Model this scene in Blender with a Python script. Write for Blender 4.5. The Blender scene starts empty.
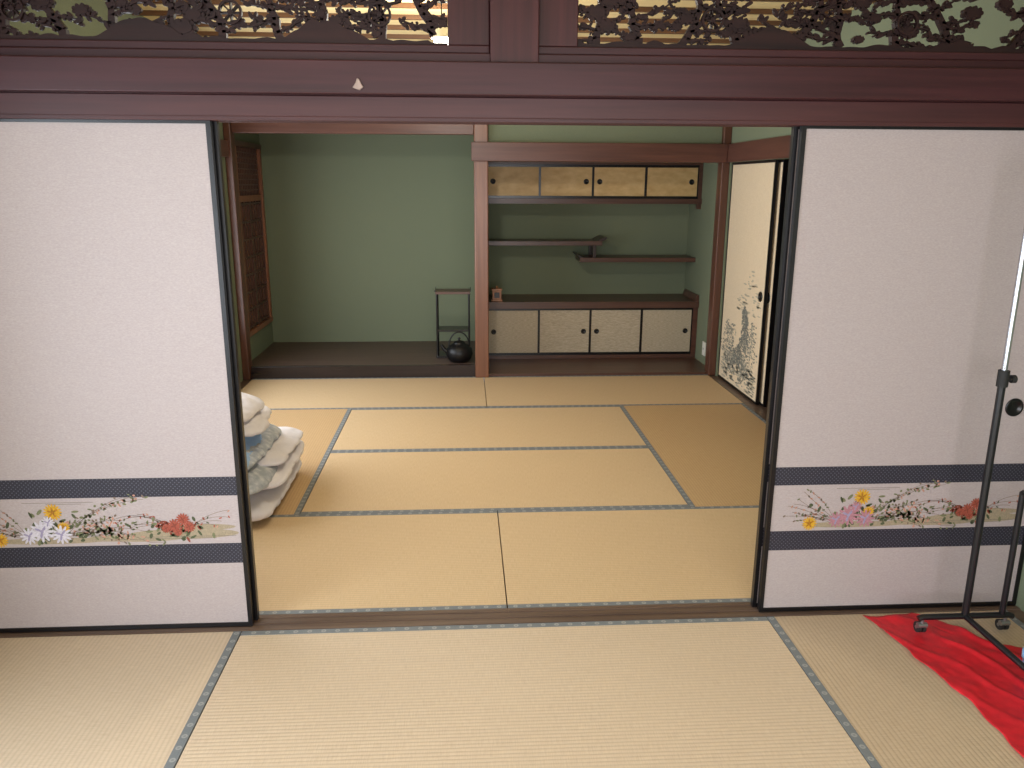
import bpy, bmesh, math, random
from mathutils import Vector, noise, Matrix, Euler
random.seed(7)
scene=bpy.context.scene
scene.view_settings.view_transform='Standard'
scene.view_settings.look='None'

# ---------------------------------------------------------------- materials
def lin(c):
    c=c/255.0
    return c/12.92 if c<=0.04045 else ((c+0.055)/1.055)**2.4
def S(r,g,b): return (lin(r),lin(g),lin(b),1)

class NT:
    def __init__(s,name):
        s.m=bpy.data.materials.new(name); s.m.use_nodes=True
        s.t=s.m.node_tree; s.b=s.t.nodes['Principled BSDF']
    def n(s,typ,**kw):
        nd=s.t.nodes.new(typ)
        for k,v in kw.items():
            if k.startswith('i_'): nd.inputs[k[2:].replace('_',' ')].default_value=v
            else: setattr(nd,k,v)
        return nd
    def l(s,a,b): s.t.links.new(a,b)
    def coord(s,scale=(1,1,1)):
        tc=s.n('ShaderNodeTexCoord'); mp=s.n('ShaderNodeMapping')
        mp.inputs['Scale'].default_value=scale
        s.l(tc.outputs['Object'],mp.inputs['Vector']); return mp.outputs['Vector']
    def noise(s,scale,detail=3,vec=(1,1,1),rough=0.5):
        nd=s.n('ShaderNodeTexNoise'); nd.inputs['Scale'].default_value=scale
        nd.inputs['Detail'].default_value=detail; nd.inputs['Roughness'].default_value=rough
        s.l(s.coord(vec),nd.inputs['Vector']); return nd.outputs['Fac']
    def ramp(s,fac,stops):
        r=s.n('ShaderNodeValToRGB'); e=r.color_ramp.elements
        e[0].position=stops[0][0]; e[0].color=stops[0][1]
        e[1].position=stops[-1][0]; e[1].color=stops[-1][1]
        for p,c in stops[1:-1]:
            x=e.new(p); x.color=c
        s.l(fac,r.inputs['Fac']); return r.outputs['Color']
    def mix(s,fac,a,b,mode='MIX'):
        m=s.n('ShaderNodeMix',data_type='RGBA',blend_type=mode)
        if isinstance(fac,(int,float)): m.inputs[0].default_value=fac
        else: s.l(fac,m.inputs[0])
        for i,v in ((6,a),(7,b)):
            if isinstance(v,tuple): m.inputs[i].default_value=v
            else: s.l(v,m.inputs[i])
        return m.outputs[2]
    def math(s,op,a,b=None):
        m=s.n('ShaderNodeMath',operation=op)
        for i,v in ((0,a),(1,b)):
            if v is None: continue
            if isinstance(v,(int,float)): m.inputs[i].default_value=v
            else: s.l(v,m.inputs[i])
        return m.outputs[0]
    def bump(s,h,strength=0.2,dist=0.002):
        b=s.n('ShaderNodeBump'); b.inputs['Strength'].default_value=strength
        b.inputs['Distance'].default_value=dist
        s.l(h,b.inputs['Height']); s.l(b.outputs['Normal'],s.b.inputs['Normal'])
    def col(s,c):
        if isinstance(c,tuple): s.b.inputs['Base Color'].default_value=c
        else: s.l(c,s.b.inputs['Base Color'])
    def done(s,rough=0.6,metal=0.0,spec=0.5):
        s.b.inputs['Roughness'].default_value=rough; s.b.inputs['Metallic'].default_value=metal
        s.b.inputs['Specular IOR Level'].default_value=spec
        return s.m

def wood(name,c1,c2,axis='x',rough=0.4,scale=30,spec=0.5):
    t=NT(name); st=[1,1,1]; st['xyz'.index(axis)]=0.04
    f=t.noise(scale,5,tuple(st),0.6); g=t.noise(2.0,2)
    c=t.ramp(f,[(0.3,c1),(0.7,c2)])
    c=t.mix(t.math('MULTIPLY',g,0.5),c,c1)
    t.col(c); t.bump(f,0.15,0.001)
    return t.done(rough,0,spec)
def plain(name,c,rough=0.5,metal=0,var=0.12,scale=40,spec=0.5,bump=0.0):
    t=NT(name); f=t.noise(scale,3)
    d=tuple([c[i]*(1-var) for i in range(3)]+[1]); e=tuple([min(1,c[i]*(1+var)) for i in range(3)]+[1])
    t.col(t.ramp(f,[(0.3,d),(0.7,e)]))
    if bump: t.bump(f,bump,0.003)
    return t.done(rough,metal,spec)

def tatami(name,c1,c2,c3):
    t=NT(name)
    tc=t.n('ShaderNodeTexCoord'); sp=t.n('ShaderNodeSeparateXYZ'); t.l(tc.outputs['Object'],sp.inputs[0])
    ridge=t.math('ABSOLUTE',t.math('SINE',t.math('MULTIPLY',sp.outputs['Y'],math.pi/0.0155)))
    rush=t.noise(60,4,(6,0.35,1),0.7)
    big=t.noise(2.2,3)
    c=t.ramp(rush,[(0.25,c1),(0.5,c2),(0.78,c3)])
    c=t.mix(t.math('MULTIPLY',t.math('SUBTRACT',1.0,ridge),0.27),c,tuple([x*0.5 for x in c1[:3]]+[1]))
    c=t.mix(t.math('MULTIPLY',big,0.35),c,c1)
    t.col(c)
    t.bump(ridge,0.4,0.0012)
    return t.done(0.6,0,0.35)

M={}
M['tat_front']=tatami('tatami_rush_worn',S(192,170,144),S(209,188,162),S(222,203,178))
M['tat_front_view']=tatami('tatami_rush_worn_view_dark',S(176,154,128),S(194,172,144),S(208,188,161))  # right mat: mat-to-mat tone plus view-angle sheen, put into the colour
M['tat_back']=tatami('tatami_rush',S(196,167,128),S(212,184,145),S(222,198,161))
M['tat_back_view']=tatami('tatami_rush_view_dark',S(182,148,106),S(199,166,122),S(210,181,138))  # rotated mats: darker look along the rush, a view-angle sheen put into colour
def heri(name,W):
    t=NT(name)
    tc=t.n('ShaderNodeTexCoord'); sp=t.n('ShaderNodeSeparateXYZ'); t.l(tc.outputs['Object'],sp.inputs[0])
    px=t.math('SUBTRACT',t.math('FLOORED_MODULO',sp.outputs['X'],0.05),0.025)
    py=t.math('SUBTRACT',t.math('ABSOLUTE',sp.outputs['Y']),W/2-0.015)
    d=t.math('SQRT',t.math('ADD',t.math('MULTIPLY',px,px),t.math('MULTIPLY',py,py)))
    m=t.math('LESS_THAN',d,0.009)
    m2=t.math('LESS_THAN',d,0.004)
    mm=t.math('SUBTRACT',m,t.math('MULTIPLY',m2,0.6))
    c=t.mix(t.noise(300,2),S(102,107,112),S(124,128,130))
    c=t.mix(t.math('MULTIPLY',mm,0.55),c,S(172,172,166))
    t.col(c); return t.done(0.7)
M['heri']=heri('tatami_border_cloth',0.941)

M['wood_dark']=wood('lintel_wood_dark',S(46,20,23),S(72,36,39),'x',0.4,30,.35)
M['wood_dark_z']=wood('post_wood_dark',S(46,20,21),S(74,36,37),'z',0.4,30,.35)
M['wood_rail']=wood('rail_wood',S(56,29,30),S(82,46,45),'x',0.42,30,.35)
M['wood_mid']=wood('alcove_wood',S(78,48,40),S(108,70,58),'x',0.38)
M['wood_mid_y']=wood('alcove_wood_y',S(78,48,40),S(108,70,58),'y',0.38)
M['pillar']=wood('pillar_wood',S(102,64,46),S(138,94,68),'z',0.32)
M['pillar_d']=wood('pillar_wood_dark',S(76,46,36),S(106,68,52),'z',0.36)
M['toko']=wood('toko_board',S(80,64,58),S(104,86,77),'x',0.42,30,.35)
M['toko_f']=wood('toko_front',S(34,26,26),S(50,40,38),'x',0.25)
M['lacq']=plain('black_lacquer',S(16,14,16),0.28)
M['lacq_shelf']=wood('shelf_wood',S(74,50,42),S(100,70,58),'x',0.34)
M['dark_shelf']=wood('dark_shelf_wood',S(40,30,28),S(60,46,42),'x',0.34)
M['sill']=wood('sill_wood',S(84,66,56),S(124,102,86),'x',0.35)
M['ceil']=wood('ceiling_board',S(226,202,146),S(246,228,178),'x',0.5,20)
M['ceil_b']=wood('ceiling_batten',S(96,66,44),S(120,86,60),'x',0.5)
M['ranma']=wood('carved_ranma_wood',S(28,14,14),S(50,27,24),'x',0.55,30,.25)
M['red_lat']=wood('lattice_wood',S(124,78,56),S(162,108,80),'z',0.4)

t=NT('sand_wall_green'); f=t.noise(350,4); g=t.noise(1.5,3)
c=t.ramp(f,[(0.3,S(112,120,98)),(0.7,S(131,139,115))]); c=t.mix(t.math('MULTIPLY',g,0.3),c,S(108,117,99))
t.col(c); t.bump(f,0.3,0.001); M['green']=t.done(0.9,0,0.2)
M['plaster']=plain('corridor_plaster',S(70,62,56),0.9)

t=NT('fusuma_paper'); 
f=t.noise(220,4,(0.5,1,1.4),0.7); g=t.noise(1.3,3); h=t.noise(70,3,(0.25,1,2.5))
c=t.ramp(f,[(0.3,S(158,145,143)),(0.7,S(182,170,168))])
c=t.mix(t.math('MULTIPLY',h,0.4),c,S(150,137,135))
c=t.mix(t.math('MULTIPLY',g,0.25),c,S(184,176,175))
t.col(c); t.bump(f,0.2,0.0006); M['paper']=t.done(0.6,0,0.35)
t=NT('fusuma_paper_cream'); f=t.noise(160,3); c=t.ramp(f,[(0.3,S(214,194,164)),(0.7,S(230,212,184))]); t.col(c); M['cream']=t.done(0.7)
t=NT('silver_fiber_paper'); f=t.noise(120,4,(0.3,1,2.2),0.7); c=t.ramp(f,[(0.3,S(156,142,120)),(0.55,S(188,174,150)),(0.75,S(212,200,178))]); t.col(c); M['silverp']=t.done(0.6)
t=NT('gold_leaf_paper'); f=t.noise(10,3,(1,1,2)); c=t.ramp(f,[(0.3,S(190,154,98)),(0.7,S(214,182,128))]); t.col(c); M['goldp']=t.done(0.5,0.0)

t=NT('navy_brocade_band')
vec=t.coord((1,0,1)); cb=t.n('ShaderNodeSeparateXYZ'); t.l(vec,cb.inputs[0])
P=0.0145
def fm(v,off=0.0): return t.math('SUBTRACT',t.math('FLOORED_MODULO',t.math('ADD',v,off),P),P/2)
def dd(o):
    a=fm(cb.outputs['X'],o); b=fm(cb.outputs['Z'],o)
    return t.math('SQRT',t.math('ADD',t.math('MULTIPLY',a,a),t.math('MULTIPLY',b,b)))
m=t.math('MAXIMUM',t.math('LESS_THAN',dd(0.0),0.0022),t.math('LESS_THAN',dd(P/2),0.0022))
c=t.mix(m,t.mix(t.noise(200,2),S(28,26,38),S(40,38,50)),S(84,82,92)); t.col(c); M['band']=t.done(0.6)

for k,cc in dict(f_yel=(200,152,36),f_yel2=(170,112,28),f_white=(196,190,198),f_lav=(146,136,162),f_pink=(166,116,126),
                 f_red=(154,74,56),f_red2=(128,60,44),f_green=(74,80,54),f_green2=(108,110,78),f_stem=(116,98,84),f_pale=(178,130,110),
                 f_mist=(150,136,112),f_line=(110,100,90),ink=(104,106,102),ink2=(140,138,126),ink3=(178,170,150)).items():
    M[k]=plain('paint_'+k,S(*cc),0.7,0,0.15,200)
M['black_metal']=plain('black_steel',S(20,20,23),0.35)
M['chrome']=plain('chrome_tube',S(190,192,198),0.25,0.9,0.03)
M['rubber']=plain('rubber',S(30,30,30),0.7)
M['grey_metal']=plain('caster_metal',S(150,150,150),0.35,0.8)
M['iron']=plain('cast_iron',S(20,20,22),0.4,0.3,0.2,80)
M['redcloth']=plain('red_satin',S(200,24,38),0.5,0,0.12,30)
M['bluebag']=plain('blue_plastic',S(130,180,215),0.3,0,0.1,20)
M['white_cotton']=plain('white_cotton',S(222,217,220),0.85,0,0.03,30,0.3,0.2)
M['blue_cotton']=plain('blue_cotton',S(150,182,222),0.85,0,0.05,30,0.3)
t=NT('grey_print_cotton'); f=t.noise(30,4); c=t.ramp(f,[(0.38,S(158,164,172)),(0.55,S(178,182,188)),(0.64,S(196,198,200))]); t.col(c); M['grey_cotton']=t.done(0.85)
M['plastic_white']=plain('white_plastic',S(226,224,214),0.4,0,0.02)
M['honey']=wood('honey_wood',S(150,96,58),S(186,128,84),'x',0.35)
t=NT('lamp_glass'); t.col(S(255,250,240)); t.b.inputs['Emission Color'].default_value=(1,0.95,0.86,1); t.b.inputs['Emission Strength'].default_value=14; M['lampglass']=t.done(0.3)
M['glass_blue']=plain('frosted_glass',S(150,185,210),0.2)
M['bronze']=plain('bronze_fitting',S(150,130,120),0.4,0.4)

# ---------------------------------------------------------------- mesh builder
class MB:
    def __init__(s,name): s.name=name; s.v=[]; s.f=[]; s.mi=[]; s.mats=[]; s.sm=[]
    def mid(s,m):
        if m not in s.mats: s.mats.append(m)
        return s.mats.index(m)
    def add(s,vs,fs,m,smooth=False):
        o=len(s.v); s.v+= [tuple(x) for x in vs]; i=s.mid(m)
        for f in fs: s.f.append([a+o for a in f]); s.mi.append(i); s.sm.append(smooth)
    def box(s,x0,x1,y0,y1,z0,z1,m):
        v=[(x,y,z) for z in (z0,z1) for y in (y0,y1) for x in (x0,x1)]
        s.add(v,[(0,2,3,1),(4,5,7,6),(0,1,5,4),(2,6,7,3),(0,4,6,2),(1,3,7,5)],m)
    def tube(s,pts,r,m,seg=12,cap=True,flat=None):
        pts=[Vector(p) for p in pts]; n=len(pts); rings=[]
        rr=r if isinstance(r,(list,tuple)) else [r]*n
        up=None
        for i,p in enumerate(pts):
            d=(pts[min(i+1,n-1)]-pts[max(i-1,0)]).normalized()
            if up is None:
                a=Vector((0,0,1)) if abs(d.z)<0.9 else Vector((1,0,0))
                up=(a-d*a.dot(d)).normalized()
            else: up=(up-d*up.dot(d)).normalized()
            q=d.cross(up)
            rings.append([p+(up*math.cos(2*math.pi*k/seg)+q*math.sin(2*math.pi*k/seg))*rr[i] for k in range(seg)])
        v=[x for r_ in rings for x in r_]; f=[]
        for i in range(n-1):
            for k in range(seg):
                f.append((i*seg+k,i*seg+(k+1)%seg,(i+1)*seg+(k+1)%seg,(i+1)*seg+k))
        s.add(v,f,m,True)
        if cap:
            s.add(rings[0],[tuple(range(seg))[::-1]],m); s.add(rings[-1],[tuple(range(seg))],m)
    def lathe(s,c,prof,m,seg=24,axis='z'):
        v=[];f=[]
        for (r,h) in prof:
            for k in range(seg):
                a=2*math.pi*k/seg
                p=(r*math.cos(a),r*math.sin(a),h)
                if axis=='x': p=(h,p[0],p[1])
                if axis=='y': p=(p[0],h,p[1])
                v.append((c[0]+p[0],c[1]+p[1],c[2]+p[2]))
        for i in range(len(prof)-1):
            for k in range(seg): f.append((i*seg+k,i*seg+(k+1)%seg,(i+1)*seg+(k+1)%seg,(i+1)*seg+k))
        s.add(v,f,m,True)
    def prism(s,pts2,mp,t0,t1,m):
        n=len(pts2); v=[mp(a,b,t0) for a,b in pts2]+[mp(a,b,t1) for a,b in pts2]
        f=[tuple(range(n)),tuple(range(n,2*n))[::-1]]+[(i,i+n,(i+1)%n+n,(i+1)%n) for i in range(n)]
        s.add(v,f,m)
    def obj(s,parent=None,bevel=0,loc=None,rotz=0,fixn=True):
        me=bpy.data.meshes.new(s.name); me.from_pydata(s.v,[],s.f)
        for m in s.mats: me.materials.append(M[m])
        for p,i,sm in zip(me.polygons,s.mi,s.sm): p.material_index=i; p.use_smooth=sm
        if fixn:
            bm=bmesh.new(); bm.from_mesh(me); bmesh.ops.recalc_face_normals(bm,faces=bm.faces); bm.to_mesh(me); bm.free()
        o=bpy.data.objects.new(s.name,me); scene.collection.objects.link(o)
        if bevel:
            b=o.modifiers.new('bevel','BEVEL'); b.width=bevel; b.segments=2; b.limit_method='ANGLE'
        if loc: o.location=loc
        o.rotation_euler[2]=rotz
        if parent: o.parent=parent
        return o

XL,XR=-1.83,2.12      # inner wall faces
ZC=2.50
YF=-1.19              # wall behind the camera
YP0,YP1=2.64,2.745    # partition sill
YT=6.515              # front of the alcoves
YB=7.58               # back wall of alcoves

# ---------------------------------------------------------------- floor / tatami
b=MB('floor'); b.box(XL-0.1,XR+0.1,YF-0.1,YT,-0.12,-0.05,'sill')
b.box(XL,-1.765,YF,YT-0.01,-0.05,-0.002,'sill'); b.box(2.065,XR,YF,YT-0.01,-0.05,-0.002,'sill'); b.obj()
def mat(cx,cy,L,W,rot,m):
    b=MB('tatami_mat'); h=0.029; g=0.001
    b.box(-L/2+g,L/2-g,-W/2+h,W/2-h,-0.049,0.0,m)
    for s in (-1,1):
        y0,y1=sorted((s*(W/2-g),s*(W/2-h)))
        b.box(-L/2+g,L/2-g,y0,y1,-0.049,0.0008,'heri')
    return b.obj(loc=(cx,cy,0),rotz=rot,bevel=0.0008)
X0,X1,X2,X3,XM=-1.763,-0.82,1.12,2.063,0.15
W=0.940
def block(y0,m,m2):
    ys=[y0+i*W for i in range(5)]
    for cx in ((X0+XM)/2,(XM+X3)/2):
        mat(cx,(ys[0]+ys[1])/2,XM-X0-.003,W,0,m); mat(cx,(ys[3]+ys[4])/2,XM-X0-.003,W,0,m)
    for i in (1,2): mat(XM,(ys[i]+ys[i+1])/2,X2-X1,W,0,m)
    for cx in ((X0+X1)/2,(X2+X3)/2): mat(cx,(ys[1]+ys[3])/2,2*W,W,math.pi/2,m2)
block(YP1+.001,'tat_back','tat_back_view')
yb=YP0-0.003
for i in (0,1): mat(XM,yb-W*(i+0.5),X2-X1,W,0,'tat_front')
mat((X0+X1)/2,yb-W,2*W,W,math.pi/2,'tat_front'); mat((X2+X3)/2,yb-W,2*W,W,math.pi/2,'tat_front_view')
for i in (2,3):
    for cx in ((X0+XM)/2,(XM+X3)/2): mat(cx,yb-W*(i+0.5),XM-X0,W,0,'tat_front')

b=MB('trim_sill')
y=YP0
for w,z in ((0.022,0.0),(0.021,-0.004),(0.018,0.0),(0.021,-0.004),(0.0215,0.0)):
    b.box(XL,XR,y,y+w,-0.05,z+0.002,'sill'); y+=w
b.obj()

# ---------------------------------------------------------------- partition head
b=MB('trim_kamoi')
b.box(XL,XR,2.648,2.742,1.778,1.84,'wood_rail')
for y0,y1 in ((2.648,2.664),(2.692,2.700),(2.728,2.742)): b.box(XL,XR,y0,y1,1.765,1.779,'wood_rail')
b.obj(bevel=0.002)
b=MB('trim_nageshi'); b.box(XL,XR,2.605,2.647,1.842,1.94,'wood_dark'); b.box(XL,XR,2.743,2.785,1.842,1.94,'wood_dark'); b.obj(bevel=0.004)
b=MB('trim_ranma_frame')
b.box(XL,XR,2.65,2.74,1.841,1.970,'wood_dark')
b.box(XL,XR,2.65,2.74,2.27,2.33,'wood_dark')
b.box(0.085,0.235,2.63,2.76,1.94,ZC-0.001,'wood_dark_z')
for xa,xb_ in ((XL+0.05,0.084),(0.236,XR-0.05)):
    b.box(xa,xb_,2.665,2.725,1.971,1.995,'wood_dark')
    b.box(xa,xb_,2.665,2.725,2.24,2.269,'wood_dark')
b.box(-0.045,0.084,2.665,2.725,1.9955,2.2395,'wood_dark_z'); b.box(0.236,0.36,2.665,2.725,1.9955,2.2395,'wood_dark_z')
b.obj(bevel=0.003)
b=MB('wall_partition'); b.box(XL,0.084,2.67,2.72,2.331,ZC-0.001,'green'); b.box(0.236,XR,2.67,2.72,2.331,ZC-0.001,'green'); b.obj()

def ranma(x0,x1,seed):
    rnd=random.Random(seed); b=MB('carved_ranma'); zb,zt=1.996,2.239
    mp=lambda a,c,t:(a,t,c)
    def clear(a,c): return -0.088<a<-0.046 and c<2.042
    def disc(a,c,r,th=0.012,y=2.69,n=9,sx=1,rot=0):
        if clear(a,c): return
        pts=[]
        for k in range(n):
            an=2*math.pi*k/n; px=r*sx*math.cos(an); pz=r*math.sin(an)
            pts.append((min(max(a+px*math.cos(rot)-pz*math.sin(rot),x0),x1),min(max(c+px*math.sin(rot)+pz*math.cos(rot),zb),zt)))
        b.prism(pts,mp,y-th,y+th,'ranma')
    def branch(pts,w0,w1):
        n=len(pts)
        for i in range(n-1):
            (ax,az),(bx,bz)=pts[i],pts[i+1]; d=math.hypot(bx-ax,bz-az) or 1e-6
            if clear(ax,az): continue
            nx,nz=-(bz-az)/d,(bx-ax)/d
            wa=w0+(w1-w0)*i/(n-1); wb=w0+(w1-w0)*(i+1)/(n-1)
            P=[(ax+nx*wa,az+nz*wa),(bx+nx*wb,bz+nz*wb),(bx-nx*wb,bz-nz*wb),(ax-nx*wa,az-nz*wa)]
            P=[(min(max(p,x0),x1),min(max(q,zb),zt)) for p,q in P]
            b.prism(P,mp,2.68,2.702,'ranma')
    N=int((x1-x0)/0.012); prev=None
    for i in range(N+1):
        x=x0+(x1-x0)*i/N
        h=0.010+0.10*max(0,noise.noise(Vector((x*3.6,seed,0))))+0.022*abs(noise.noise(Vector((x*14,seed,3))))
        if -0.095<x<-0.046: h=0.006
        if prev: b.prism([(prev[0],zb),(x,zb),(x,zb+h),(prev[0],zb+prev[1])],mp,2.675,2.71,'ranma')
        prev=(x,h)
    x=x0+0.06
    while x<x1-0.04:
        px,pz=x,zb+0.01; pts=[(px,pz)]; dx=rnd.uniform(-0.6,0.6)
        for k in range(12):
            px+=dx*0.02+rnd.uniform(-.009,.009); pz+=0.02; pts.append((px,pz)); dx+=rnd.uniform(-.35,.35)
        branch(pts,0.012,0.004)
        for k in range(1,12):
            sd=rnd.choice((-1,1)); bx,bz=pts[k]; q=[(bx,bz)]; L=rnd.randint(5,9)
            sl=rnd.uniform(-0.4,0.7)
            for j in range(L):
                bx+=sd*0.014; bz+=sl*0.009+rnd.uniform(-.005,.005); q.append((bx,bz))
            branch(q,0.004,0.002)
            for (lx,lz) in q[1:]:
                for _ in range(2):
                    disc(lx+rnd.uniform(-.01,.01),lz+rnd.uniform(-.012,.012),rnd.uniform(.003,.007),0.006,2.69+rnd.uniform(-.008,.008),8,rnd.uniform(1.3,2.4),rnd.uniform(-1.3,1.3))
        x+=rnd.uniform(0.13,0.20)
    for _ in range(int((x1-x0)*11)):
        cx=rnd.uniform(x0+.04,x1-.04); cz=rnd.uniform(zb+.03,zt-.02); R=rnd.uniform(.010,.022)
        disc(cx,cz,R*.8,0.012,2.688,14,1.6)
        for k in range(9):
            a=2*math.pi*k/9; disc(cx+R*1.5*math.cos(a),cz+R*.85*math.sin(a),R*.42,0.01,2.688,8)
    for fx in (0.25,0.62,0.88):
        cx=x0+(x1-x0)*fx; cz=zb+0.085; R=0.036; n=20
        for k in range(n):
            a0,a1=2*math.pi*k/n,2*math.pi*(k+1)/n
            b.prism([(cx+R*math.cos(a0),cz+R*math.sin(a0)),(cx+R*math.cos(a1),cz+R*math.sin(a1)),(cx+.8*R*math.cos(a1),cz+.8*R*math.sin(a1)),(cx+.8*R*math.cos(a0),cz+.8*R*math.sin(a0))],mp,2.672,2.686,'ranma')
        for k in range(8):
            a=2*math.pi*k/8; branch([(cx,cz),(cx+R*.85*math.cos(a),cz+R*.85*math.sin(a))],.002,.002)
        disc(cx,cz,.008,.012,2.685,10)
    b.obj()
ranma(XL+0.05,-0.046,3); ranma(0.361,XR-0.05,11)

b=MB('nail_cover'); mp=lambda a,c,t:(a,t,c)
b.prism([(-0.336,1.860),(-0.326,1.856),(-0.314,1.852),(-0.302,1.862),(-0.308,1.870),(-0.314,1.884),(-0.321,1.888),(-0.326,1.875)],mp,2.598,2.6045,'bronze'); b.obj(bevel=0.002)

# ---------------------------------------------------------------- fusuma
def flowers(b,ox,plane,lavs):
    """brushed flower frieze on the lower band of the door, (a,z) on the paper plane"""
    rnd=random.Random(5); lay=[0.0003]
    def P(a,z): return (a,plane-lay[0],z)
    def ell(a,z,ra,rz,rot,m,n=8):
        pts=[]
        for k in range(n):
            t=2*math.pi*k/n; px,pz=ra*math.cos(t),rz*math.sin(t)
            pts.append(P(a+px*math.cos(rot)-pz*math.sin(rot),z+px*math.sin(rot)+pz*math.cos(rot)))
        b.add(pts,[tuple(range(n))],m)
    def stem(pts,w,m):
        for i in range(len(pts)-1):
            (ax,az),(bx,bz)=pts[i],pts[i+1]; d=math.hypot(bx-ax,bz-az) or 1e-6; nx,nz=-(bz-az)/d*w,(bx-ax)/d*w
            b.add([P(ax+nx,az+nz),P(bx+nx,bz+nz),P(bx-nx,bz-nz),P(ax-nx,az-nz)],[(0,1,2,3)],m)
    def arc(a,z,L,ang,curl,w=0.0007,m='f_stem',n=12):
        pts=[(a,z)]
        for i in range(n):
            a+=L/n*math.cos(ang); z+=L/n*math.sin(ang); ang+=curl/n
            z=min(max(z,0.342),0.512); pts.append((a,z))
        stem(pts,w,m); return pts
    def mum(a,z,r,m1,m2,n=16):
        for k in range(n):
            t=2*math.pi*k/n; ell(a+r*.6*math.cos(t),z+r*.6*math.sin(t),r*.42,r*.13,t,m1)
        lay[0]+=0.0002
        for k in range(n-5):
            t=2*math.pi*k/(n-5); ell(a+r*.35*math.cos(t),z+r*.35*math.sin(t),r*.28,r*.11,t,m2 if k%2 else m1)
        lay[0]+=0.0002; ell(a,z,r*.15,r*.15,0,m2); lay[0]-=0.0004
    for (a,z,ra,rz) in ((-.02,.355,.20,.012),(.44,.372,.19,.020),(.30,.358,.14,.013),(.5,.396,.12,.012),(.2,.36,.1,.012)):
        ell(ox+a,z,ra,rz,0,'f_mist',24); lay[0]+=0.00005
    lay[0]+=0.0001
    for (z,a0,a1) in ((.498,-.1,.14),(.492,-.02,.1),(.362,.3,.62),(.355,.2,.55)): stem([(ox+a0,z),(ox+a1,z)],0.0007,'f_line')
    lay[0]+=0.0001
    for k in range(16):
        p=arc(ox+.0+rnd.uniform(-.05,.10),.36+rnd.uniform(0,.03),rnd.uniform(.14,.32),rnd.uniform(.15,.85),rnd.uniform(-1.3,-.3))
        for q in p[3:]:
            for _ in range(2):
                if rnd.random()<.7: ell(q[0]+rnd.uniform(-.011,.011),q[1]+rnd.uniform(-.012,.012),rnd.uniform(.004,.009),rnd.uniform(.0025,.0045),rnd.uniform(0,3),rnd.choice(('f_green2','f_pale','f_stem','f_green2','f_green2','f_pale')))
    for k in range(10):
        s=rnd.choice((-1,1)); p=arc(ox+.42+s*.02,.37+rnd.uniform(0,.03),rnd.uniform(.12,.22),math.pi/2-s*rnd.uniform(.5,1.1),-s*rnd.uniform(.6,1.4))
        for q in p[4:]:
            if rnd.random()<.4: ell(q[0],q[1]+rnd.uniform(-.006,.006),.006,.0025,rnd.uniform(0,3),rnd.choice(('f_green','f_red','f_pale')))
    for k in range(9):
        p=arc(ox-.1,.36+rnd.uniform(0,.03),rnd.uniform(.1,.2),rnd.uniform(2.0,3.1),rnd.uniform(-.4,.8))
        for q in p[3:]:
            if rnd.random()<.6: ell(q[0],q[1],.006,.003,rnd.uniform(0,3),rnd.choice(('f_green2','f_pale','f_stem')))
    lay[0]+=0.0002
    for _ in range(60):
        ell(ox+rnd.gauss(.0,.065),min(max(rnd.gauss(.405,.028),.35),.48),rnd.uniform(.007,.014),rnd.uniform(.004,.007),rnd.uniform(0,3.1),rnd.choice(('f_green','f_green','f_green2')))
    for _ in range(50):
        ell(ox+rnd.gauss(.42,.05),min(max(rnd.gauss(.39,.02),.35),.45),rnd.uniform(.007,.013),rnd.uniform(.004,.006),rnd.uniform(0,3.1),rnd.choice(('f_green','f_red2','f_green2')))
    lay[0]+=0.0002
    mum(ox,.463,.032,'f_yel','f_yel2'); mum(ox-.19,.362,.028,'f_yel','f_yel2'); mum(ox+.03,.405,.022,'f_yel','f_yel2')
    m1,m2=lavs
    for (a,z,r) in ((-.045,.392,.042),(.02,.378,.036),(-.09,.375,.032),(-.02,.425,.024)):
        mum(ox+a,z,r,m1,m2,12); lay[0]+=0.0003
    for (a,z,r) in ((.41,.405,.026),(.44,.428,.024),(.46,.40,.022),(.38,.395,.018),(.42,.38,.016)):
        mum(ox+a,z,r,'f_red','f_red2',14); lay[0]+=0.0003

def fusuma(x0,x1,yf,paint_ox=None,lavs=('f_white','f_lav'),hx=None):
    b=MB('fusuma_door'); z0,z1=0.004,1.771; fr=0.015; yb=yf+0.02
    b.box(x0,x0+fr,yf-.002,yb,z0,z1,'lacq'); b.box(x1-fr,x1,yf-.002,yb,z0,z1,'lacq')
    b.box(x0+fr,x1-fr,yf-.002,yb,z1-fr,z1,'lacq'); b.box(x0+fr,x1-fr,yf-.002,yb,z0,z0+fr,'lacq')
    b.box(x0+fr,x1-fr,yf+.002,yb-.002,z0+fr,z1-fr,'paper')
    for za,zb in ((.514,.584),(.256,.333)):
        b.box(x0+fr,x1-fr,yf+.0015,yf+.003,za,zb,'band')
    if hx:
        b.lathe((hx,yf+.002,.80),[(.0005,-.0005),(.022,-.0005),(.024,-.004),(.031,-.005),(.034,-.003),(.034,.001)],'lacq',24,'y')
    if paint_ox is not None: flowers(b,paint_ox,yf+.002,lavs)
    return b.obj(fixn=False)
fusuma(-1.765,-.789,2.667,-1.44,('f_white','f_lav'),-1.69)
fusuma(-1.75,-.778,2.703)
fusuma(1.103,2.117,2.667,1.455,('f_pink','f_lav'),1.982)
fusuma(1.090,2.06,2.703)

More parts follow.
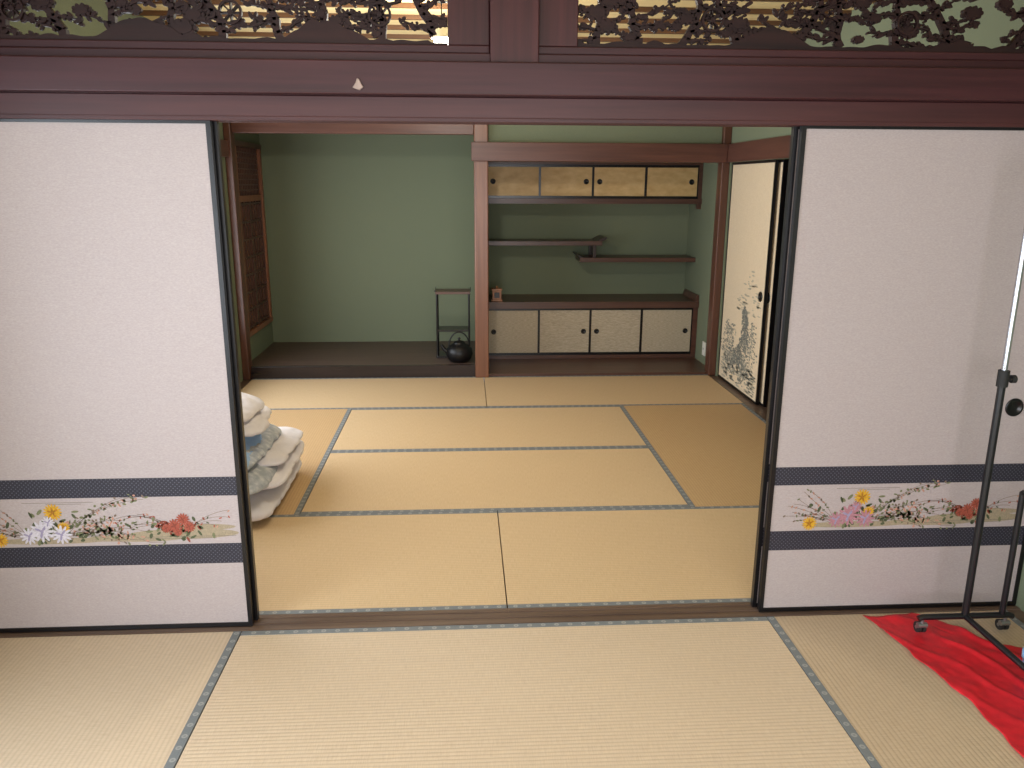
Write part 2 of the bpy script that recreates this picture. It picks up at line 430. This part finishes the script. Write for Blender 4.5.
# ---------------------------------------------------------------- walls
def window(name,plane,a0,a1,z0,z1,axis,nx,nz,pan=2):
    b=MB(name)
    def bx(p0,p1,q0,q1,r0,r1,m):
        if axis=='x': b.box(p0,p1,q0,q1,r0,r1,m)
        else: b.box(q0,q1,p0,p1,r0,r1,m)
    t=.03
    bx(plane-t,plane+t,a0,a1,z0,z0+.04,'wood_rail'); bx(plane-t,plane+t,a0,a1,z1-.04,z1,'wood_rail')
    for i in range(pan+1):
        a=a0+(a1-a0-.04)*i/pan; bx(plane-t,plane+t,a,a+.04,z0+.04,z1-.04,'wood_rail')
    for i in range(1,nx):
        a=a0+(a1-a0)*i/nx; bx(plane-.006,plane+.006,a-.004,a+.004,z0+.04,z1-.04,'wood_rail')
    for i in range(1,nz):
        z=z0+(z1-z0)*i/nz; bx(plane-.006,plane+.006,a0,a1,z-.004,z+.004,'wood_rail')
    b.obj()
def wallx(name,xa,xb,yr,opens,m='green'):
    b=MB(name); y=yr[0]
    for (o0,o1,z0,z1) in opens:
        if o0>y: b.box(xa,xb,y,o0,-.1,ZC,m)
        if z0>-.1: b.box(xa,xb,o0,o1,-.1,z0,m)
        b.box(xa,xb,o0,o1,z1,ZC,m); y=o1
    b.box(xa,xb,y,yr[1],-.1,ZC,m); return b.obj()
wallx('wall_left',XL-.1,XL,(YF-.1,YB+.1),[(-.7,1.9,.35,1.95),(3.2,6.36,.35,1.76),(6.68,7.44,.36,1.86)])
wallx('wall_right',XR,XR+.1,(YF-.1,YB+.1),[(4.6,6.45,-.02,1.745)])
b=MB('wall_back'); b.box(XL,XR,YB,YB+.1,-.1,ZC,'green'); b.obj()
b=MB('wall_front'); b.box(XL,-1.5,YF-.1,YF,-.1,ZC,'green'); b.box(1.8,XR,YF-.1,YF,-.1,ZC,'green'); b.box(-1.5,1.8,YF-.1,YF,-.1,.3,'green'); b.box(-1.5,1.8,YF-.1,YF,2.0,ZC,'green'); b.obj()
window('window_1',XL-.05,-.7,1.9,.35,1.95,'x',12,6)
window('window_2',XL-.05,3.2,6.36,.35,1.76,'x',14,5)
window('window_3',YF-.05,-1.5,1.8,.3,2.0,'y',16,6,4)

b=MB('trim_nageshi_right'); b.box(XR-.035,XR-.001,2.79,YT-.052,1.746,1.886,'wood_mid_y'); b.box(XR-.035,XR-.001,YF,2.6,1.78,1.9,'wood_mid_y'); b.obj(bevel=.003)
b=MB('trim_nageshi_left'); b.box(XL+.001,XL+.035,2.79,YT-.052,1.765,1.886,'wood_mid_y'); b.box(XL+.001,XL+.035,YF,2.6,1.96,2.06,'wood_mid_y'); b.obj(bevel=.003)

b=MB('ceiling'); b.box(XL-.1,XR+.1,YF-.1,YB+.1,ZC+.001,ZC+.06,'ceil')
y=YF+.2
while y<YT:
    if not 2.58<y<2.78: b.box(XL,XR,y,y+.024,ZC-.024,ZC+.001,'ceil_b')
    y+=.31
b.obj()

b=MB('floor_corridor'); b.box(XR+.1,XR+1.1,4.4,6.7,-.1,-.03,'toko'); b.obj()
b=MB('wall_corridor'); b.box(XR+1.1,XR+1.2,4.3,6.8,-.1,2.4,'plaster'); b.box(XR+.1,XR+1.1,4.3,4.4,-.1,2.4,'plaster'); b.box(XR+.1,XR+1.1,6.7,6.8,-.1,2.4,'plaster'); b.box(XR+.1,XR+1.2,4.3,6.8,2.4,2.5,'plaster'); b.obj()
b=MB('trim_sill_right'); b.box(XR,XR+.1,4.6,6.45,-.02,-.001,'sill'); b.obj()
b=MB('trim_doorpost'); b.box(XR-.03,XR+.1,4.53,4.6,0,1.745,'pillar_d'); b.obj(bevel=.003)

def side_fusuma(xf,y0,y1,paint):
    b=MB('landscape_fusuma_door'); z0,z1=.004,1.742; fr=.016; xb=xf+.02
    b.box(xf-.002,xb,y0,y0+fr,z0,z1,'lacq'); b.box(xf-.002,xb,y1-fr,y1,z0,z1,'lacq')
    b.box(xf-.002,xb,y0+fr,y1-fr,z1-fr,z1,'lacq'); b.box(xf-.002,xb,y0+fr,y1-fr,z0,z0+fr,'lacq')
    b.box(xf+.002,xb-.002,y0+fr,y1-fr,z0+fr,z1-fr,'cream')
    b.lathe((xf+.002,y0+.09,.79),[(.0005,-.0022),(.022,-.0022),(.024,-.006),(.034,-.007),(.038,-.004),(.038,.001)],'lacq',20,'x')
    if paint:
        rnd=random.Random(9)
        def ell(y,z,ry,rz,m,lay,n=8):
            y=min(max(y,y0+.03),y1-.03); z=max(z,.04)
            b.add([(xf+.002-lay,y+ry*math.cos(2*math.pi*k/n),z+rz*math.sin(2*math.pi*k/n)) for k in range(n)],[tuple(range(n))],m)
        for _ in range(110):
            ell(rnd.uniform(5.62,6.36),rnd.gauss(.15,.07),rnd.uniform(.02,.06),rnd.uniform(.004,.012),'ink3',.0003)
        # distant hills, washed in
        for _ in range(70):
            y=rnd.uniform(5.62,6.1); top=.98-.9*abs(y-5.82); ell(y,rnd.uniform(.62,max(.63,top)),rnd.uniform(.015,.04),rnd.uniform(.003,.008),'ink3',.0003)
        # pine: leaning trunk with layered boughs
        trunk=[(5.98+.05*math.sin(k*.5)-.006*k,.14+.036*k) for k in range(15)]
        for i in range(14):
            (ya,za),(yb_,zb_)=trunk[i],trunk[i+1]
            for q in range(4): ell(ya+(yb_-ya)*q/4,za+(zb_-za)*q/4,.013-.0005*i,.012,'ink',.0006,8)
        for k in range(2,15):
            ty,tz=trunk[k]
            for sd in (-1,1):
                L=rnd.uniform(.06,.16)*(1.15-k/20)
                for _ in range(34):
                    u=rnd.random(); ell(ty+sd*L*u,tz+.02-.05*u+rnd.gauss(0,.009),rnd.uniform(.008,.02),rnd.uniform(.003,.008),rnd.choice(('ink','ink','ink2','ink2')),.0007+.0002*rnd.random(),6)
        for (ty,tz,h) in ((5.74,.26,.30),(5.84,.18,.28),(6.16,.14,.34),(6.28,.2,.30),(5.9,.08,.2),(6.1,.08,.22),(6.22,.07,.16)):
            for k in range(10): ell(ty+.01*math.sin(k*.9),tz+h*k/10,.006,.02,'ink2',.0006,6)
            for _ in range(int(420*h)):
                u=rnd.random(); ell(ty+rnd.gauss(0,.03+.045*(1-u)),tz+h*(.1+.95*u),rnd.uniform(.008,.022),rnd.uniform(.003,.009),rnd.choice(('ink','ink2','ink2','ink3')),.0005+.0002*rnd.random(),6)
        for _ in range(90): ell(rnd.uniform(5.6,6.3),rnd.uniform(.05,.2),rnd.uniform(.01,.04),rnd.uniform(.003,.009),'ink2',.0008)
    return b.obj(fixn=False)
side_fusuma(XR+.012,5.53,6.442,True)
side_fusuma(XR+.046,5.47,6.38,False)

# ---------------------------------------------------------------- alcoves
b=MB('pillar_alcove'); b.box(.08,.192,YT-.05,YT+.06,0.001,ZC-.001,'pillar'); b.obj(bevel=.008)
b=MB('pillar_left'); b.box(XL+.001,XL+.055,YT-.05,YT+.06,0,ZC-.001,'pillar_d'); b.obj(bevel=.006)
b=MB('pillar_right'); b.box(XR-.065,XR-.001,YT-.05,YT+.06,0.001,ZC-.001,'pillar_d'); b.obj(bevel=.006)
b=MB('wall_divider'); b.box(.10,.172,YT+.061,YB-.001,.1,ZC-.001,'green'); b.obj()
b=MB('toko_platform'); b.box(XL+.001,.099,YT+.03,YB-.001,-.1,.098,'toko'); b.box(XL+.056,.079,YT-.005,YT+.029,-.049,.10,'toko_f'); b.obj(bevel=.003)
b=MB('shelf_alcove_floor'); b.box(.193,XR-.066,YT-.005,YT+.06,-.1,.022,'lacq_shelf'); b.box(.173,XR-.001,YT+.061,YB-.001,-.1,.02,'lacq_shelf'); b.obj(bevel=.002)
b=MB('wall_alcove_upper')
b.box(XL+.056,.079,YT,YT+.05,2.03,ZC-.001,'green'); b.box(.193,XR-.066,YT,YT+.05,1.889,ZC-.001,'green'); b.obj()
b=MB('trim_otoshigake'); b.box(XL+.056,.079,YT-.02,YT+.055,1.945,2.029,'wood_mid'); b.obj(bevel=.003)
b=MB('trim_nageshi_back'); b.box(.06,XR-.036,YT-.085,YT-.051,1.745,1.888,'wood_mid'); b.box(.193,XR-.066,YT-.05,YT+.05,1.745,1.888,'wood_mid'); b.obj(bevel=.004)
b=MB('ceiling_toko'); b.box(XL+.001,XR-.001,YT+.061,YB-.001,2.30,2.32,'ceil_b'); b.obj()

def cabinet(name,x0,x1,yf,zb,zt,m,fr,sides):
    b=MB(name); yb=YB-.002
    b.box(x0,x1,yf+.012,yb,zb,zt,'lacq_shelf')
    b.box(x0,x1,yf-.006,yf+.012,zb,zb+fr,'lacq'); b.box(x0,x1,yf-.006,yf+.012,zt-fr,zt,'lacq')
    n=4; w=(x1-x0)/n
    for i in range(n):
        a,c=x0+i*w,x0+(i+1)*w; off=.0 if i in(0,3) else .004; e=.010
        b.box(a,a+e,yf-.004+off,yf+.012,zb+fr,zt-fr,'lacq'); b.box(c-e,c,yf-.004+off,yf+.012,zb+fr,zt-fr,'lacq')
        b.box(a+e,c-e,yf-.004+off,yf+.011,zb+fr,zb+fr+.008,'lacq'); b.box(a+e,c-e,yf-.004+off,yf+.011,zt-fr-.008,zt-fr,'lacq')
        b.box(a+e,c-e,yf+off,yf+.0115,zb+fr+.008,zt-fr-.008,m)
        hx=(a+.06) if sides[i]=='l' else (c-.06)
        b.lathe((hx,yf+off,(zb+zt)/2),[(.0005,-.001),(.012,-.001),(.0135,-.004),(.021,-.005),(.024,0.0)],'lacq',18,'y')
    return b
cab=cabinet('upper_cabinet',.195,2.085,7.20,1.45,1.74,'goldp',.014,'lrlr'); cab.box(.174,XR-.001,7.17,YB-.002,1.405,1.449,'lacq_shelf'); cab.box(.174,XR-.001,7.19,YB-.002,1.741,1.78,'lacq_shelf')
cab.box(2.086,XR-.001,7.19,7.25,1.36,1.74,'lacq_shelf'); cab.obj()
cab=cabinet('lower_cabinet',.195,2.075,7.10,.055,.488,'silverp',.014,'lrlr'); cab.box(.174,XR-.002,7.06,YB-.002,.489,.548,'lacq_shelf'); cab.box(.174,XR-.002,7.09,YB-.002,.021,.054,'lacq_shelf'); cab.box(2.076,XR-.002,7.085,7.16,.055,.488,'wood_mid')
cab.prism([(2.085,.549),(2.117,.549),(2.117,.60),(2.10,.605),(2.09,.58)],lambda a,c,t:(a,t,c),7.07,7.5,'lacq_shelf'); cab.obj()

b=MB('staggered_shelf')
y0,y1=7.26,YB-.002
b.box(.173,1.25,y0,y1,1.032,1.072,'lacq_shelf')
b.prism([(1.20,1.0725),(1.255,1.0725),(1.285,1.085),(1.295,1.105),(1.27,1.108),(1.235,1.092)],lambda a,c,t:(a,t,c),y0,y1,'dark_shelf')
b.box(1.05,XR-.001,y0,y1,.882,.922,'lacq_shelf')
b.box(1.17,1.20,y0+.02,y0+.05,.9225,1.0315,'dark_shelf'); b.box(1.17,1.20,y1-.06,y1-.03,.9225,1.0315,'dark_shelf')
b.prism([(1.02,.955),(1.03,.935),(1.05,.9225),(1.10,.9225),(1.06,.935)],lambda a,c,t:(a,t,c),y0,y1,'dark_shelf')
b.obj(bevel=.002)

b=MB('trinket_box'); b.box(.235,.335,7.10,7.18,.5485,.565,'honey'); b.box(.245,.325,7.105,7.175,.565,.645,'honey'); b.box(.238,.332,7.098,7.182,.645,.663,'honey'); b.box(.262,.308,7.102,7.106,.58,.63,'lacq'); b.lathe((.285,7.14,.663),[(.008,0),(.006,.006),(.011,.012),(.009,.02),(.0005,.022)],'honey',12); b.obj(bevel=.003)

b=MB('wall_outlet'); b.box(XR-.010,XR-.0005,6.78,6.86,.10,.22,'plastic_white'); b.box(XR-.012,XR-.010,6.80,6.84,.12,.20,'plastic_white'); b.box(XR-.013,XR-.012,6.81,6.814,.15,.17,'lacq'); b.box(XR-.013,XR-.012,6.826,6.83,.15,.17,'lacq'); b.obj(bevel=.002)

b=MB('shoin_lattice_window')
x0,x1=XL-.02,XL+.02
b.box(x0,x1+.01,6.60,7.50,.32,.36,'red_lat'); b.box(x0,x1+.01,6.60,7.50,1.86,1.90,'lacq_shelf'); b.box(x0,x1+.01,6.64,6.68,.36,1.86,'red_lat'); b.box(x0,x1+.01,7.44,7.48,.36,1.86,'red_lat')
b.box(x0,x1,6.68,7.44,1.42,1.47,'red_lat')
for i in range(1,15): y=6.68+.76*i/15; b.box(XL-.006,XL+.006,y-.005,y+.005,1.47,1.86,'lacq_shelf')
for i in range(1,9): z=1.47+.39*i/9; b.box(XL-.008,XL+.004,6.68,7.44,z-.005,z+.005,'lacq_shelf')
for j in range(2):
    a=6.68+.38*j
    b.box(XL-.012,XL+.012,a,a+.022,.36,1.42,'lacq_shelf'); b.box(XL-.012,XL+.012,a+.358,a+.38,.36,1.42,'lacq_shelf')
    for i in range(1,4): y=a+.38*i/4; b.box(XL-.008,XL+.008,y-.005,y+.005,.36,1.42,'lacq_shelf')
    for i in range(0,8): z=.38+1.02*i/7; b.box(XL-.006,XL+.010,a,a+.38,z-.008,z+.008,'lacq_shelf')
b.box(XL-.030,XL-.015,6.78,7.44,.36,1.42,'red_lat'); b.box(XL-.030,XL-.015,6.68,6.779,.36,1.42,'glass_blue'); b.box(XL-.045,XL-.03,6.68,7.44,1.42,1.86,'dark_shelf')
b.obj()

# display stand, with an iron kettle in front of it, in the tokonoma
b=MB('display_stand'); sx0,sx1,sy0,sy1=-.255,.045,6.80,7.02; zb=.0985
b.box(sx0,sx1,sy0,sy1,zb,zb+.02,'lacq'); b.box(sx0,sx1,sy0,sy1,.655,.677,'lacq_shelf'); b.box(sx0+.006,sx1-.006,sy0+.006,sy1-.006,.33,.345,'lacq')
for x in (sx0+.012,sx1-.012):
    for y in (sy0+.012,sy1-.012): b.tube([(x,y,zb+.02),(x,y,.655)],.009,'lacq',10)
b.box(sx0-.006,sx0+.004,sy0,sy1,.677,.69,'lacq'); b.box(sx1-.004,sx1+.006,sy0,sy1,.677,.69,'lacq'); b.obj(bevel=.002)
b=MB('iron_kettle'); c=(-.055,6.665,zb+.001); q=1.45
P_=[(.0005,0),(.05,0),(.07,.02),(.08,.05),(.074,.08),(.052,.10),(.035,.108),(.035,.112),(.028,.12),(.008,.124),(.006,.132),(.011,.14),(.0005,.144)]
b.lathe(c,[(r*q,h*q) for r,h in P_],'iron',28)
b.tube([(c[0]-.065*q,c[1],c[2]+.055*q),(c[0]-.09*q,c[1],c[2]+.075*q),(c[0]-.105*q,c[1],c[2]+.10*q)],[.016*q,.011*q,.008*q],'iron',10)
b.tube([(c[0]+.06*q*math.cos(a),c[1],c[2]+.09*q+.085*q*math.sin(a)) for a in [math.pi*k/12 for k in range(13)]],.006,'iron',8); b.obj()

# ---------------------------------------------------------------- pendant lamp
b=MB('pendant_lamp'); lx,ly=-.105,4.40
b.tube([(lx,ly,2.39),(lx,ly,2.468)],.003,'rubber',8); b.lathe((lx,ly,2.468),[(.035,-.0),(.035,.003),(.02,.0035),(.0005,.0035)],'plastic_white',20)
b.lathe((lx,ly,2.275),[(.055,.02),(.05,.05),(.03,.09),(.018,.12),(.0005,.122)],'plastic_white',28)
b.lathe((lx,ly,2.275),[(.0005,-.03),(.02,-.026),(.036,-.012),(.042,.008),(.036,.03),(.018,.045)],'lampglass',24); b.obj()

# ---------------------------------------------------------------- bedding (one pile)
def soft(b,c,s,m,n=5,res=22,amp=.012,fr=6,seed=0,droop=0,rot=0,crease=0,ez=2.5,tilt=0):
    bm=bmesh.new(); bmesh.ops.create_cube(bm,size=2); bmesh.ops.subdivide_edges(bm,edges=bm.edges,cuts=res,use_grid_fill=True)
    for v in bm.verts:
        p=v.co; k=((abs(p.x)**n+abs(p.y)**n)**(ez/n)+abs(p.z)**ez)**(1/ez); p=p/k
        q=Vector((p.x*s[0],p.y*s[1],p.z*s[2]))
        nn=noise.fractal(q*fr+Vector((seed,seed*2,0)),1.0,2.0,3)
        q+=p.normalized()*nn*amp
        if crease:
            q-=p.normalized()*crease*(1-abs(noise.noise(Vector((q.x*9+seed,q.y*9,q.z*5)))))**6
        if droop:
            e=max(0,(q.x/s[0]-.35)); q.z-=droop*e*e
            e=max(0,(-q.y/s[1]-.45)); q.z-=droop*.7*e*e
        q.z+=tilt*q.x
        cr,sr=math.cos(rot),math.sin(rot)
        v.co=Vector((c[0]+q.x*cr-q.y*sr,c[1]+q.x*sr+q.y*cr,max(c[2]+q.z,.002)))
    bm.verts.index_update()
    b.add([v.co for v in bm.verts],[[v.index for v in f.verts] for f in bm.faces],m,True); bm.free()
b=MB('bedding_pile')
soft(b,(-1.32,3.93,.058),(.405,.43,.060),'white_cotton',8,30,.010,5,1,0,0,.012)
soft(b,(-1.30,4.00,.165),(.410,.37,.048),'white_cotton',8,30,.012,5,2,.02,.02,.012)
soft(b,(-1.295,4.06,.235),(.395,.30,.034),'white_cotton',8,30,.010,5,3,.02,-.02,.010)
soft(b,(-1.330,3.86,.225),(.380,.38,.048),'grey_cotton',8,34,.014,6,5,.10,.03,.014)
soft(b,(-1.345,3.90,.305),(.350,.35,.040),'grey_cotton',8,34,.014,6,6,.08,-.02,.014)
soft(b,(-1.340,3.76,.352),(.310,.27,.032),'blue_cotton',8,26,.008,6,8,.17,.02,.008)
soft(b,(-1.335,3.94,.430),(.330,.27,.050),'white_cotton',5,26,.014,6,12,.05,.10,.010,2.2,-.06)
soft(b,(-1.350,3.92,.512),(.310,.22,.048),'white_cotton',5,26,.016,6,15,.04,-.10,.010,2.2,-.12)
b.obj()

# ---------------------------------------------------------------- garment rack
b=MB('garment_rack'); px,py=1.782,2.475; y2=1.13
for yy in (py,y2):
    b.tube([(1.61,yy,.072),(1.625,yy,.078),(1.945,yy,.078),(1.96,yy,.072)],.011,'black_metal')
    b.tube([(px,yy,.078),(px,yy,.95)],.0125,'black_metal'); b.tube([(px,yy,.95),(px,yy,1.62)],.0095,'chrome')
    b.tube([(px,yy,.93),(px,yy,.985)],.018,'rubber'); b.tube([(px+.03,yy,.955),(px,yy,.955)],.006,'rubber'); b.tube([(px+.028,yy,.955),(px+.042,yy,.955)],.014,'rubber')
    b.tube([(1.92,yy,.078),(1.92,yy,.55)],.0105,'black_metal')
    for cx in (1.627,1.935):
        b.tube([(cx,yy,.052),(cx,yy,.075)],.006,'grey_metal')
        b.tube([(cx-.014,yy+.01,.034),(cx-.004,yy+.01,.034)],.0195,'rubber',18); b.tube([(cx+.004,yy+.01,.034),(cx+.014,yy+.01,.034)],.0195,'rubber',18)
        b.tube([(cx-.016,yy+.01,.034),(cx+.016,yy+.01,.034)],.006,'grey_metal'); b.tube([(cx-.017,yy,.046),(cx+.017,yy,.046)],.01,'grey_metal')
b.tube([(px,py,.078),(px,y2,.078)],.011,'black_metal'); b.tube([(1.92,py,.55),(1.92,y2,.55)],.0095,'black_metal')
b.tube([(px,py+.03,1.62),(px,y2-.06,1.62)],.0125,'chrome')
b.obj()

# ---------------------------------------------------------------- red cloth
b=MB('red_cloth')
nx,ny=70,110; vs=[];fs=[]
def lerp(a,c,t): return a+(c-a)*t
for j in range(ny+1):
    t=j/ny; y=lerp(2.615,1.45,t)
    xl=1.485+.075*min(1,t/.33)+.05*max(0,t-.33)+.008*math.sin(t*17)+.005*math.sin(t*47)
    xr=min(2.06,1.68+(2.615-y)*1.05+.015*math.sin(t*31))
    for i in range(nx+1):
        s=i/nx; x=lerp(xl,xr,s); yy=y+.02*math.sin(x*23)*(1-t)*0.8
        w=noise.fractal(Vector((x*7+y*3,y*7,1)),1,2,4)
        rid=max(0,math.sin((x*1.0+y*.55)*44+4*noise.noise(Vector((x*4,y*4,5)))))**3
        near=1.0
        for cx in (1.627,1.935):
            for cy in (2.485,1.14):
                near=min(near,max(0,(math.hypot(x-cx,yy-cy)-.03)/.06))
        z=.003+near*(.010*abs(w)+.011*rid*(.4+.6*s))
        vs.append((x,min(yy,2.635),z))
for j in range(ny):
    for i in range(nx): a=j*(nx+1)+i; fs.append((a,a+1,a+nx+2,a+nx+1))
b.add(vs,fs,'redcloth',True); o=b.obj(); sd=o.modifiers.new('thickness','SOLIDIFY'); sd.thickness=.0015; sd.offset=-1
b=MB('plastic_bag'); soft(b,(1.872,2.20,.082),(.048,.06,.05),'bluebag',2.5,16,.02,18,4); 
b.tube([(1.868,2.20,.12),(1.863,2.18,.15),(1.88,2.17,.16),(1.898,2.18,.15),(1.893,2.20,.12)],.004,'bluebag',8); b.obj()

# ---------------------------------------------------------------- lights
def area(name,loc,rot,sx,sy,e,c):
    l=bpy.data.lights.new(name,'AREA'); l.shape='RECTANGLE'; l.size=sx; l.size_y=sy; l.energy=e; l.color=c
    o=bpy.data.objects.new(name,l); o.location=loc; o.rotation_euler=rot; scene.collection.objects.link(o)
R=math.radians
area('daylight_window_1',(XL-.14,.6,1.15),(0,R(-90),0),1.6,2.6,125,(.80,.90,1))
area('daylight_window_2',(XL-.14,4.78,1.05),(0,R(-90),0),1.4,3.1,92,(.92,.96,1))
area('daylight_window_3',(.15,YF-.14,1.15),(R(90),0,0),3.3,1.7,130,(.98,.98,1))
l=bpy.data.lights.new('lamp_bulb_light','POINT'); l.energy=36; l.color=(1,.94,.84); l.shadow_soft_size=.05
o=bpy.data.objects.new('lamp_bulb_light',l); o.location=(lx,ly,2.2); scene.collection.objects.link(o)
w=bpy.data.worlds.new('World'); scene.world=w; w.use_nodes=True
w.node_tree.nodes['Background'].inputs[0].default_value=(.7,.8,1,1); w.node_tree.nodes['Background'].inputs[1].default_value=.6

# ---------------------------------------------------------------- camera
cd=bpy.data.cameras.new('camera'); cam=bpy.data.objects.new('camera',cd); scene.collection.objects.link(cam)
cd.sensor_width=36; cd.lens=794/1024*36; cd.clip_start=.02
mt=Euler((R(90-14.2),0,R(-3.42))).to_matrix()@Matrix.Rotation(R(.25),3,'Z')
cam.location=(0,.012,1.58); cam.rotation_euler=mt.to_euler(); scene.camera=cam
